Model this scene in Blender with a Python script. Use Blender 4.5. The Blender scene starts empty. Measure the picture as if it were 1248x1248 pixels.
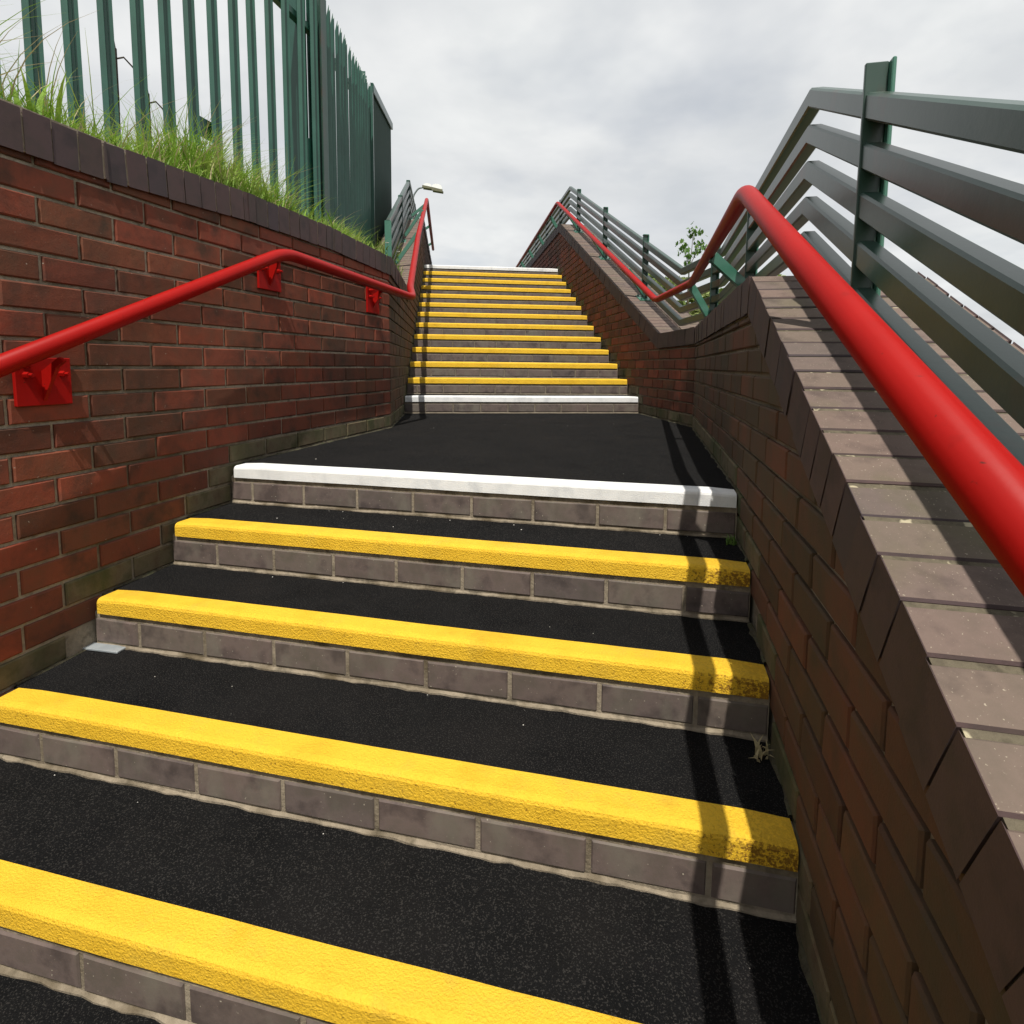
import bpy, bmesh, math, random
from mathutils import Vector, Matrix
random.seed(7)
R = random.Random(11)
rad = math.radians
scene = bpy.context.scene
col = scene.collection

# ---------------------------------------------------------------- camera
cam_d = bpy.data.cameras.new("camera"); cam = bpy.data.objects.new("camera", cam_d); col.objects.link(cam)
PITCH, ROLL, YAW = rad(-5.619), rad(0.584), rad(-12.676)
fw = Vector((math.sin(YAW)*math.cos(PITCH), math.cos(YAW)*math.cos(PITCH), math.sin(PITCH)))
rt = Vector((math.cos(YAW), -math.sin(YAW), 0)); up = rt.cross(fw)
rv = rt*math.cos(ROLL)+up*math.sin(ROLL); uv = -rt*math.sin(ROLL)+up*math.cos(ROLL)
M = Matrix(((rv.x, uv.x, -fw.x, 0.0), (rv.y, uv.y, -fw.y, -1.879), (rv.z, uv.z, -fw.z, 0.393), (0, 0, 0, 1)))
cam.matrix_world = M
cam_d.sensor_width = 36; cam_d.lens = 696.224/1248*36
cam_d.shift_x = -9.842/1248; cam_d.shift_y = -110.176/1248
cam_d.clip_start = 0.05; cam_d.clip_end = 2500
scene.camera = cam

# ---------------------------------------------------------------- sky, sun, exposure
SUN = Vector((-0.136, 0.543, -1.0)).normalized()          # travel direction of the light
sun_el = math.asin(-SUN.z); sun_az = math.atan2(-SUN.x, -SUN.y)
w = bpy.data.worlds.new("World"); scene.world = w; w.use_nodes = True
nt = w.node_tree; nt.nodes.clear()
def N(nt, t, **k):
    n = nt.nodes.new(t)
    for a, b in k.items():
        if a == 'ins':
            for i, v in b.items(): n.inputs[i].default_value = v
        else: setattr(n, a, b)
    return n
sky = N(nt, 'ShaderNodeTexSky', sky_type='NISHITA', sun_disc=False, sun_elevation=sun_el, sun_rotation=sun_az, dust_density=2.0)
bg = N(nt, 'ShaderNodeBackground', ins={'Strength': 0.10})
tc = N(nt, 'ShaderNodeTexCoord'); sep = N(nt, 'ShaderNodeSeparateXYZ')
nt.links.new(tc.outputs['Generated'], sep.inputs[0])
mx = N(nt, 'ShaderNodeMath', operation='MAXIMUM', ins={1: 0.0}); nt.links.new(sep.outputs[2], mx.inputs[0])
ad = N(nt, 'ShaderNodeMath', operation='ADD', ins={1: 0.22}); nt.links.new(mx.outputs[0], ad.inputs[0])
dv = N(nt, 'ShaderNodeVectorMath', operation='DIVIDE'); nt.links.new(tc.outputs['Generated'], dv.inputs[0])
cb = N(nt, 'ShaderNodeCombineXYZ')
for i in range(3): nt.links.new(ad.outputs[0], cb.inputs[i])
nt.links.new(cb.outputs[0], dv.inputs[1])
n1 = N(nt, 'ShaderNodeTexNoise', ins={'Scale': 1.25, 'Detail': 7.0, 'Roughness': 0.52, 'Distortion': 0.35})
nt.links.new(dv.outputs[0], n1.inputs['Vector'])
n2 = N(nt, 'ShaderNodeTexNoise', ins={'Scale': 3.4, 'Detail': 8.0, 'Roughness': 0.5, 'Distortion': 0.2})
nt.links.new(dv.outputs[0], n2.inputs['Vector'])
r1 = N(nt, 'ShaderNodeValToRGB'); r1.color_ramp.elements[0].position = .30; r1.color_ramp.elements[1].position = .70
r1.color_ramp.elements[0].color = (6.7, 6.95, 7.25, 1); r1.color_ramp.elements[1].color = (9.0, 9.1, 9.0, 1)
e = r1.color_ramp.elements.new(.5); e.color = (7.6, 7.75, 7.85, 1)
nt.links.new(n1.outputs[0], r1.inputs[0])
r2 = N(nt, 'ShaderNodeValToRGB'); r2.color_ramp.elements[0].position = .35; r2.color_ramp.elements[1].position = .68
r2.color_ramp.elements[0].color = (.93, .94, .95, 1); r2.color_ramp.elements[1].color = (1.07, 1.065, 1.06, 1)
nt.links.new(n2.outputs[0], r2.inputs[0])
mul = N(nt, 'ShaderNodeMix', data_type='RGBA', blend_type='MULTIPLY', clamp_factor=True); mul.inputs[0].default_value = 1
nt.links.new(r1.outputs[0], mul.inputs[6]); nt.links.new(r2.outputs[0], mul.inputs[7])
n3 = N(nt, 'ShaderNodeTexNoise', ins={'Scale': 1.0, 'Detail': 5.0, 'Roughness': 0.55})
nt.links.new(dv.outputs[0], n3.inputs['Vector'])
r3 = N(nt, 'ShaderNodeMapRange', ins={1: .58, 2: .78, 3: .96, 4: .55}); nt.links.new(n3.outputs[0], r3.inputs[0])
mix = N(nt, 'ShaderNodeMix', data_type='RGBA')
nt.links.new(r3.outputs[0], mix.inputs[0]); nt.links.new(sky.outputs[0], mix.inputs[6]); nt.links.new(mul.outputs[2], mix.inputs[7])
nt.links.new(mix.outputs[2], bg.inputs[0])
out = N(nt, 'ShaderNodeOutputWorld'); nt.links.new(bg.outputs[0], out.inputs[0])
sd = bpy.data.lights.new("sun", 'SUN'); sd.energy = 5.0; sd.angle = rad(.55); sd.color = (1, .955, .87)
sun = bpy.data.objects.new("sun", sd); col.objects.link(sun); sun.rotation_euler = SUN.to_track_quat('-Z', 'Y').to_euler()
sun.location = (3, -5, 12)
vs = scene.view_settings; vs.view_transform = 'Standard'; vs.look = 'None'; vs.exposure = 0; vs.gamma = 1; vs.use_curve_mapping = False

# ---------------------------------------------------------------- materials
def mat(name, cols, rough=.8, scale=18, detail=6, bump=.3, bscale=180, bdist=.002, objrand=True, stain=None, metal=0, spec=.4,
        speck=None, bump2=None, translucent=0, ramp=(.3, .7), randcols=None, coat=0, endshade_grime=False):
    """cols: 2..4 base colours spread over a noise ramp; randcols: ramp over the object's own random number"""
    m = bpy.data.materials.new(name); m.use_nodes = True; t = m.node_tree; L = t.links
    b = t.nodes['Principled BSDF']; b.inputs['Roughness'].default_value = rough; b.inputs['Metallic'].default_value = metal
    b.inputs['Specular IOR Level'].default_value = spec; b.inputs['Coat Weight'].default_value = coat
    tc = t.nodes.new('ShaderNodeTexCoord'); vec = tc.outputs['Object']
    oi = t.nodes.new('ShaderNodeObjectInfo')
    if objrand:
        sc = N(t, 'ShaderNodeMath', operation='MULTIPLY', ins={1: 37.0}); L.new(oi.outputs['Random'], sc.inputs[0])
        av = N(t, 'ShaderNodeVectorMath', operation='ADD'); L.new(vec, av.inputs[0]); L.new(sc.outputs[0], av.inputs[1]); vec = av.outputs[0]
    n = N(t, 'ShaderNodeTexNoise', ins={'Scale': scale, 'Detail': detail, 'Roughness': .6}); L.new(vec, n.inputs['Vector'])
    def ramp_of(cs, p0, p1):
        r = t.nodes.new('ShaderNodeValToRGB'); e = r.color_ramp.elements
        e[0].position = p0; e[1].position = p1; e[0].color = (*cs[0], 1); e[1].color = (*cs[-1], 1)
        for i, c in enumerate(cs[1:-1]):
            x = e.new(p0+(p1-p0)*(i+1)/(len(cs)-1)); x.color = (*c, 1)
        return r
    r = ramp_of(cols, *ramp); L.new(n.outputs[0], r.inputs[0]); c = r.outputs[0]
    if randcols:
        rr = ramp_of(randcols, 0, 1); L.new(oi.outputs['Random'], rr.inputs[0])
        mm = N(t, 'ShaderNodeMix', data_type='RGBA', blend_type='MULTIPLY'); mm.inputs[0].default_value = 1
        L.new(c, mm.inputs[6]); L.new(rr.outputs[0], mm.inputs[7]); c = mm.outputs[2]
    if stain:                      # soot and algae with a shape of its own, in world space
        scol, sscale, lo, hi, amt = stain
        g = t.nodes.new('ShaderNodeNewGeometry')
        mp = N(t, 'ShaderNodeMapping'); mp.inputs['Scale'].default_value = (1, 1, .55); L.new(g.outputs['Position'], mp.inputs[0])
        sn = N(t, 'ShaderNodeTexNoise', ins={'Scale': sscale, 'Detail': 5, 'Roughness': .6}); L.new(mp.outputs[0], sn.inputs['Vector'])
        mr = N(t, 'ShaderNodeMapRange', ins={1: lo, 2: hi, 3: 0, 4: amt}); L.new(sn.outputs[0], mr.inputs[0])
        ms = N(t, 'ShaderNodeMix', data_type='RGBA'); L.new(mr.outputs[0], ms.inputs[0]); L.new(c, ms.inputs[6]); ms.inputs[7].default_value = (*scol, 1); c = ms.outputs[2]
    if speck:                      # small grains of another colour
        pcol, pscale, thr = speck
        vn = N(t, 'ShaderNodeTexNoise', ins={'Scale': pscale, 'Detail': 2, 'Roughness': .5}); L.new(vec, vn.inputs['Vector'])
        mr = N(t, 'ShaderNodeMapRange', ins={1: thr, 2: thr+.06, 3: 0, 4: 1}); L.new(vn.outputs[0], mr.inputs[0])
        ms = N(t, 'ShaderNodeMix', data_type='RGBA'); L.new(mr.outputs[0], ms.inputs[0]); L.new(c, ms.inputs[6]); ms.inputs[7].default_value = (*pcol, 1); c = ms.outputs[2]
    if endshade_grime:                   # brown of the shaded right ends painted in, with some dirt, greyer scuffs on the walking line
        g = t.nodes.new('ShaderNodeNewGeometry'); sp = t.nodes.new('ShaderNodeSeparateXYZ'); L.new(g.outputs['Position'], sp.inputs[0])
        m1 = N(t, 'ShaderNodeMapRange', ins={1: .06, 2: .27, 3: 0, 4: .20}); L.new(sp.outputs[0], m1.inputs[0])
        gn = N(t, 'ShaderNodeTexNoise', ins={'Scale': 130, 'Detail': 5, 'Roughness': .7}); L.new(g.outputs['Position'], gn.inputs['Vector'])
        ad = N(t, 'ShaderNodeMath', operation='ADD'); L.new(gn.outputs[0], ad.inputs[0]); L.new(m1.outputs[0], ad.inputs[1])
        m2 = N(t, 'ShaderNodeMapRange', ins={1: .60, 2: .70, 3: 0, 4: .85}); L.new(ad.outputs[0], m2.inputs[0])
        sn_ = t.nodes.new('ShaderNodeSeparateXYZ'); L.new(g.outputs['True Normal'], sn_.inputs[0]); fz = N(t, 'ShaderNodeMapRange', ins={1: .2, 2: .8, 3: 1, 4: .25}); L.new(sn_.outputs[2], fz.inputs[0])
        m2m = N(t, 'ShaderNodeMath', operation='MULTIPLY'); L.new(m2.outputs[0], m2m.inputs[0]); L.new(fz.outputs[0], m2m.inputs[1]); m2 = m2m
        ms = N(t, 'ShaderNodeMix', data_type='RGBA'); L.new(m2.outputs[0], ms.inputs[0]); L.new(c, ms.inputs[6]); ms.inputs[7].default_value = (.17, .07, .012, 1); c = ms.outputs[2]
        sn = N(t, 'ShaderNodeTexNoise', ins={'Scale': 7, 'Detail': 8, 'Roughness': .75}); L.new(g.outputs['Position'], sn.inputs['Vector'])
        m3 = N(t, 'ShaderNodeMapRange', ins={1: .53, 2: .72, 3: 0, 4: .45}); L.new(sn.outputs[0], m3.inputs[0])
        mt = N(t, 'ShaderNodeMix', data_type='RGBA'); L.new(m3.outputs[0], mt.inputs[0]); L.new(c, mt.inputs[6]); mt.inputs[7].default_value = (.52, .36, .06, 1); c = mt.outputs[2]
    L.new(c, b.inputs['Base Color'])
    if bump:
        bn = N(t, 'ShaderNodeTexNoise', ins={'Scale': bscale, 'Detail': 4, 'Roughness': .65}); L.new(vec, bn.inputs['Vector'])
        bp = N(t, 'ShaderNodeBump', ins={'Strength': bump, 'Distance': bdist}); L.new(bn.outputs[0], bp.inputs['Height'])
        if bump2:
            b2 = N(t, 'ShaderNodeTexNoise', ins={'Scale': bump2[0], 'Detail': 3}); L.new(vec, b2.inputs['Vector'])
            bq = N(t, 'ShaderNodeBump', ins={'Strength': bump2[1], 'Distance': bump2[2]}); L.new(b2.outputs[0], bq.inputs['Height']); L.new(bq.outputs[0], bp.inputs['Normal'])
        L.new(bp.outputs[0], b.inputs['Normal'])
    if translucent:
        b.inputs['Transmission Weight'].default_value = 0
        tr = t.nodes.new('ShaderNodeBsdfTranslucent'); L.new(c, tr.inputs[0])
        mxs = t.nodes.new('ShaderNodeMixShader'); mxs.inputs[0].default_value = translucent
        o = t.nodes['Material Output']; L.new(b.outputs[0], mxs.inputs[1]); L.new(tr.outputs[0], mxs.inputs[2]); L.new(mxs.outputs[0], o.inputs[0])
    return m
RC = [(.50, .48, .46), (1.15, 1.0, 1), (.75, .85, .82), (1.35, 1.0, .92), (.95, 1.1, 1.0), (.58, .66, .62), (1.15, .92, .88), (.8, .72, .7)]
MT = dict(
 red_brick=mat('red_brick', [(.070, .033, .020), (.180, .050, .026), (.125, .051, .029)], rough=.85, scale=9, bump=.5, bscale=260, bdist=.0015, randcols=RC,
               stain=((.040, .028, .018), 2.6, .50, .70, .65), bump2=(25, .45, .004), speck=((.30, .24, .19), 90, .735)),
 brown_brick=mat('brown_brick', [(.062, .040, .022), (.108, .046, .024), (.082, .052, .028)], rough=.88, scale=9, bump=.5, bscale=260, bdist=.0015, randcols=RC,
               stain=((.052, .042, .022), 3.0, .43, .66, .8), bump2=(25, .25, .003)),
 mossy_brick=mat('mossy_brick', [(.060, .055, .022), (.13, .105, .060), (.095, .060, .035)], rough=.92, scale=13, bump=.6, bscale=200, bdist=.002, stain=((.04, .052, .014), 5, .45, .62, .8)),
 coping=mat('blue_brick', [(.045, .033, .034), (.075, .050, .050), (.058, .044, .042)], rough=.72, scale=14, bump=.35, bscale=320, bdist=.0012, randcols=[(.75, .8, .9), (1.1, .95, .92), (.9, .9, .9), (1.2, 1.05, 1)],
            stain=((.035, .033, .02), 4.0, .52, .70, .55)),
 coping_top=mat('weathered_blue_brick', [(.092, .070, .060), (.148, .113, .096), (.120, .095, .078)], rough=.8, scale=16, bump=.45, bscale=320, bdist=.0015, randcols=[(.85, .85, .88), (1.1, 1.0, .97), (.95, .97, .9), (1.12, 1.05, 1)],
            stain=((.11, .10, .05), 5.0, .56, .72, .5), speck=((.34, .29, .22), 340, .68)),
 riser=mat('engineering_brick', [(.070, .055, .049), (.128, .101, .088), (.100, .084, .068)], rough=.7, scale=11, bump=.3, bscale=240, bdist=.001, randcols=[(.8, .8, .84), (1.12, 1.05, 1.05), (.95, .9, .9), (1.1, 1.1, 1.05)],
            stain=((.17, .155, .12), 9.0, .5, .7, .6), speck=((.4, .36, .28), 160, .72), ramp=(.35, .65)),
 mortar=mat('mortar', [(.15, .125, .088), (.30, .255, .19), (.22, .185, .135)], rough=.95, scale=25, bump=.8, bscale=120, bdist=.003, objrand=False, stain=((.09, .075, .045), 3.5, .45, .65, .7)),
 pale_mortar=mat('pale_mortar', [(.20, .165, .12), (.38, .32, .25), (.28, .235, .175)], rough=.95, scale=25, bump=.8, bscale=120, bdist=.003, objrand=False, stain=((.10, .085, .05), 3.0, .5, .68, .6)),
 wall_mortar=mat('wall_mortar', [(.17, .14, .10), (.38, .32, .24), (.26, .215, .155)], rough=.95, scale=30, bump=.9, bscale=120, bdist=.004, objrand=False, stain=((.07, .058, .035), 3.0, .46, .64, .75)),
 coping_mortar=mat('coping_mortar', [(.045, .038, .025), (.13, .11, .075), (.08, .066, .045)], rough=.95, scale=30, bump=.9, bscale=120, bdist=.004, objrand=False, speck=((.42, .37, .25), 45, .60)),
 upper_mortar=mat('upper_mortar', [(.12, .10, .075), (.21, .175, .13)], rough=.95, scale=22, bump=.9, bscale=110, bdist=.004, objrand=False),
 riser_mortar=mat('step_mortar', [(.13, .108, .075), (.29, .24, .175), (.20, .165, .118)], rough=.95, scale=22, bump=.9, bscale=110, bdist=.004, objrand=False, stain=((.075, .055, .028), 7, .46, .64, .8)),
 asphalt=mat('asphalt', [(.0046, .0048, .0054), (.0092, .0092, .0096), (.0064, .0065, .0068)], rough=1, scale=4, bump=1.0, bscale=260, bdist=.004, objrand=False, spec=.06, speck=((.034, .032, .030), 330, .57),
             stain=((.0135, .0125, .0122), 3.0, .45, .7, .7)),
 yellow=mat('yellow_grit', [(.70, .415, .022), (.83, .51, .035), (.76, .46, .028)], rough=.65, scale=6, bump=1.0, bscale=210, bdist=.0045, stain=((.42, .25, .02), 9, .60, .78, .5), spec=.25, endshade_grime=True),
 white=mat('white_grit', [(.62, .63, .64), (.80, .80, .79), (.72, .72, .71)], rough=.6, scale=9, bump=.7, bscale=260, bdist=.002, stain=((.42, .43, .45), 8, .52, .74, .6), spec=.35),
 red=mat('red_paint', [(.285, .0050, .0035), (.33, .0058, .004)], rough=.46, scale=6, bump=.15, bscale=35, bdist=.0015, spec=.14, stain=((.20, .006, .004), 30, .62, .74, .5), objrand=False, speck=((.09, .012, .008), 75, .715), bump2=(9, .12, .004)),
 green=mat('green_paint', [(.040, .135, .095), (.060, .175, .125)], rough=.33, scale=10, bump=.2, bscale=60, bdist=.001, spec=.6, objrand=False, stain=((.11, .07, .05), 7, .66, .80, .5)),
 rail_green=mat('dull_green_paint', [(.020, .050, .038), (.038, .068, .054)], rough=.32, scale=9, bump=.2, bscale=70, bdist=.001, spec=.5, objrand=False, stain=((.085, .040, .03), 5, .57, .72, .65)),
 fence=mat('fence_green_paint', [(.014, .070, .047), (.022, .100, .070)], rough=.35, scale=6, bump=.1, bscale=50, bdist=.001, spec=.6, randcols=[(.85, .85, .9), (1.1, 1.1, 1.1)]),
 sheet=mat('dark_green_sheet', [(.014, .038, .029), (.020, .050, .038)], rough=.75, scale=5, bump=.1, bscale=50, bdist=.001, spec=.12, objrand=False),
 zinc=mat('bolt_metal', [(.35, .34, .33), (.5, .48, .47)], rough=.4, metal=.7, bump=0),
 dry=mat('dry_soil', [(.12, .085, .05), (.20, .15, .10)], rough=1, scale=6, bump=.9, bscale=40, bdist=.03, objrand=False, stain=((.06, .10, .02), 2.2, .4, .6, .9)),
 field=mat('meadow', [(.045, .075, .02), (.09, .12, .035), (.12, .11, .06)], rough=1, scale=1.3, bump=.9, bscale=20, bdist=.06, objrand=False),
 paving=mat('worn_tarmac', [(.04, .04, .04), (.07, .068, .065)], rough=.95, scale=3, bump=.8, bscale=260, bdist=.003, objrand=False),
 grass=mat('grass_blades', [(.13, .26, .022), (.25, .40, .05), (.36, .42, .10)], rough=.55, scale=5, bump=0, objrand=False, translucent=.35, ramp=(.35, .65)),
 straw=mat('dry_stalks', [(.40, .33, .17), (.52, .44, .26)], rough=.7, scale=9, bump=0, objrand=False, translucent=.25),
 leaf=mat('leaf', [(.045, .115, .018), (.10, .20, .035), (.18, .27, .06)], rough=.5, scale=3.5, bump=0, translucent=.35, spec=.4),
 leaf_pale=mat('pale_leaf', [(.13, .20, .045), (.26, .33, .09), (.38, .42, .17)], rough=.5, scale=3.5, bump=0, translucent=.4, spec=.4),
 bark=mat('bark', [(.06, .045, .03), (.12, .09, .06)], rough=.95, scale=25, bump=.6, bscale=60, bdist=.01),
 timber=mat('old_timber', [(.035, .028, .022), (.08, .065, .05)], rough=.95, scale=12, bump=.8, bscale=50, bdist=.01),
 petal=mat('petal', [(.75, .75, .7), (.85, .84, .8)], rough=.6, bump=0, translucent=.3),
 lamp_grey=mat('lamp_grey', [(.16, .19, .20), (.22, .25, .26)], rough=.45, metal=.2, bump=0, objrand=False),
 lamp_white=mat('lamp_white', [(.78, .79, .78), (.85, .85, .84)], rough=.35, bump=0, objrand=False),
 lamp_olive=mat('lamp_tray', [(.10, .10, .06), (.15, .145, .09)], rough=.6, bump=0, objrand=False),
 tin=mat('aluminium_strip', [(.42, .47, .50), (.58, .62, .64)], rough=.4, metal=.5, bump=.2, bscale=90, objrand=False),
 deadleaf=mat('dead_leaf', [(.42, .17, .07), (.60, .30, .14)], rough=.7, bump=0, objrand=False),
 chip=mat('pale_chip', [(.42, .40, .36), (.62, .60, .55)], rough=.8, bump=0, objrand=False),
)

# ---------------------------------------------------------------- object helpers
def link(name, me, m, parent=None, smooth=False):
    if isinstance(me, bmesh.types.BMesh):
        bm = me; bmesh.ops.recalc_face_normals(bm, faces=bm.faces)
        me = bpy.data.meshes.new(name); bm.to_mesh(me); bm.free()
    if m is not None and not me.materials: me.materials.append(m)
    if smooth:
        for p in me.polygons: p.use_smooth = True
    o = bpy.data.objects.new(name, me); col.objects.link(o)
    if parent: o.parent = parent
    return o
def thing(name, label, cat, loc=(0, 0, 0), group=None):
    o = bpy.data.objects.new(name, None); col.objects.link(o); o.location = loc; o.empty_display_size = .1
    o['label'] = label; o['category'] = cat
    if group: o['group'] = group
    return o
def tag(o, label, cat, group=None):
    o['label'] = label; o['category'] = cat
    if group: o['group'] = group
    return o
def local(o, child_pts_owner=None): pass
def prism(bm, poly, f0, f1):
    """poly: list of 2D points; f0,f1 map a 2D point to the 3D point on each end"""
    a = [bm.verts.new(f0(p)) for p in poly]; b = [bm.verts.new(f1(p)) for p in poly]
    n = len(poly); fs = [bm.faces.new(a), bm.faces.new(b[::-1])]
    for i in range(n): fs.append(bm.faces.new((a[i], a[(i+1) % n], b[(i+1) % n], b[i])))
    return fs
def box(bm, c, sx, sy, sz, ax=(1, 0, 0), ay=(0, 1, 0), az=(0, 0, 1)):
    c, ax, ay, az = Vector(c), Vector(ax), Vector(ay), Vector(az)
    v = {}
    for i in (-1, 1):
        for j in (-1, 1):
            for k in (-1, 1): v[i, j, k] = bm.verts.new(c+ax*(i*sx/2)+ay*(j*sy/2)+az*(k*sz/2))
    for q in (((-1,-1,-1),(-1,1,-1),(1,1,-1),(1,-1,-1)), ((-1,-1,1),(1,-1,1),(1,1,1),(-1,1,1)), ((-1,-1,-1),(1,-1,-1),(1,-1,1),(-1,-1,1)),
              ((1,-1,-1),(1,1,-1),(1,1,1),(1,-1,1)), ((1,1,-1),(-1,1,-1),(-1,1,1),(1,1,1)), ((-1,1,-1),(-1,-1,-1),(-1,-1,1),(-1,1,1))):
        bm.faces.new([v[x] for x in q])
def bev(bm, w, seg=1, angle=30):
    bm.normal_update()
    es = [e for e in bm.edges if len(e.link_faces) == 2 and e.calc_face_angle(0) > rad(angle)]
    bmesh.ops.bevel(bm, geom=es, offset=w, segments=seg, affect='EDGES', clamp_overlap=True)
def clip(poly, px, py, nx, ny):
    """keep the side where (p-p0).n >= 0"""
    out = []; n = len(poly)
    for i in range(n):
        a, b = poly[i], poly[(i+1) % n]
        da = (a[0]-px)*nx+(a[1]-py)*ny; db = (b[0]-px)*nx+(b[1]-py)*ny
        if da >= 0: out.append(a)
        if (da >= 0) != (db >= 0):
            t = da/(da-db); out.append((a[0]+(b[0]-a[0])*t, a[1]+(b[1]-a[1])*t))
    return out
def same(a, b):
    return len(a) == len(b) and all(abs(p[0]-q[0])+abs(p[1]-q[1]) < 1e-7 for p, q in zip(a, b))
def area(p):
    return abs(sum(p[i][0]*p[(i+1) % len(p)][1]-p[(i+1) % len(p)][0]*p[i][1] for i in range(len(p))))/2
def inset(poly, d):
    cx = sum(p[0] for p in poly)/len(poly); cy = sum(p[1] for p in poly)/len(poly)
    o = []
    for p in poly:
        sx = -1 if p[0] > cx else 1; sy = -1 if p[1] > cy else 1
        o.append((p[0]+sx*min(d, abs(p[0]-cx)*.5), p[1]+sy*min(d, abs(p[1]-cy)*.5)))
    return o
class Frame:
    """a vertical wall plane: u runs along it, z up, d towards the passage"""
    def __init__(s, O, U, Nn): s.O, s.U, s.N = Vector(O), Vector(U).normalized(), Vector(Nn).normalized()
    def __call__(s, u, z, d=0): return s.O+s.U*u+s.N*d+Vector((0, 0, z))
CA, SA = math.cos(rad(19.71)), math.sin(rad(19.71))
DX, DY = Vector((CA, SA, 0)), Vector((-SA, CA, 0))
F_LL = Frame((-1.571, 0, 0), (0, 1, 0), (1, 0, 0))
F_LU = Frame((-1.571, 1.42, 0), DY, DX)
F_RL = Frame((.285, 0, 0), (0, 1, 0), (-1, 0, 0))
F_RU = Frame((.285, 2.05, 0), DY, -DX)
OUP = Vector((-1.926, 2.41, 0))
RISE, GO, RU_, GU = .1463, .2907, .1402, .317

# ---------------------------------------------------------------- bricks
mesh_cache = {}
def brick_mesh(poly, F, depth=.05, m=None, key=None, proud=0, bevel=.0035):
    """a brick seen through its face polygon (u,z); origin at the polygon's middle"""
    cx = sum(p[0] for p in poly)/len(poly); cz = sum(p[1] for p in poly)/len(poly)
    k = (key, round(F.U.x, 3), round(F.N.x, 2), m.name) if key else None
    if k and k in mesh_cache: return mesh_cache[k], F(cx, cz, 0)
    bm = bmesh.new(); q = [(p[0]-cx, p[1]-cz) for p in poly]; qi = inset(q, bevel)
    def P(p, d): return F.U*p[0]+Vector((0, 0, p[1]))+F.N*d
    js = [(R.uniform(-.0012, .0012), R.uniform(-.0012, .0012)) for _ in q]
    fr = [bm.verts.new(P((p[0]+j[0], p[1]+j[1]), proud+R.uniform(-.0008, .0008))) for p, j in zip(qi, js)]
    md = [bm.verts.new(P(p, proud-bevel)) for p in q]; bk = [bm.verts.new(P(p, proud-depth)) for p in q]
    n = len(q); bm.faces.new(fr); bm.faces.new(bk[::-1])
    for A, B in ((fr, md), (md, bk)):
        for i in range(n): bm.faces.new((A[i], A[(i+1) % n], B[(i+1) % n], B[i]))
    bmesh.ops.recalc_face_normals(bm, faces=bm.faces)
    me = bpy.data.meshes.new('brick'); bm.to_mesh(me); bm.free(); me.materials.append(m)
    if k: mesh_cache[k] = me
    return me, F(cx, cz, 0)
def lay_bricks(F, parent, u0, u1, z0, z1, zfloor, ztop, zref, m, m_low=None, phase=0, pitch=.2205, joint=.010, course=.0745, drop=None, umax_parts=1e9):
    """stretcher bond; zfloor(u), ztop(u) bound the wall at any u; ztop given as list of clip half planes"""
    k0 = math.floor((z0-zref)/course); k1 = math.ceil((z1-zref)/course)
    for k in range(k0, k1):
        zb, zt = zref+k*course+joint/2, zref+(k+1)*course-joint/2
        off = phase+(pitch/2 if k % 2 else 0)
        i0 = math.floor((u0-off)/pitch)-1; i1 = math.ceil((u1-off)/pitch)+1
        for i in range(i0, i1):
            a, b = off+i*pitch+joint/2, off+(i+1)*pitch-joint/2
            aa, bb = max(a, u0), min(b, u1)
            if bb-aa < .018: continue
            mid = (aa+bb)/2
            if zt < zfloor(mid)-.03: continue
            poly = [(aa, zb), (bb, zb), (bb, zt), (aa, zt)]; full = (aa == a and bb == b)
            n0 = area(poly)
            for c in ztop: poly = clip(poly, *c)
            if len(poly) < 3 or area(poly) < .0006: continue
            cut = area(poly) < n0-1e-7
            key = f'{R.randrange(5)}' if (full and not cut) else None
            low = m_low is not None and zb < zfloor(mid)+.045
            me, loc = brick_mesh(poly, F, m=(m_low if low else m), key=key)
            o = link('brick', me, None, parent)
            o.location = loc+F.N*(R.uniform(-.0022, .0012)); 
            if key: o.rotation_euler = (R.uniform(-.004, .004), R.uniform(-.004, .004), R.uniform(-.004, .004))
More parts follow.
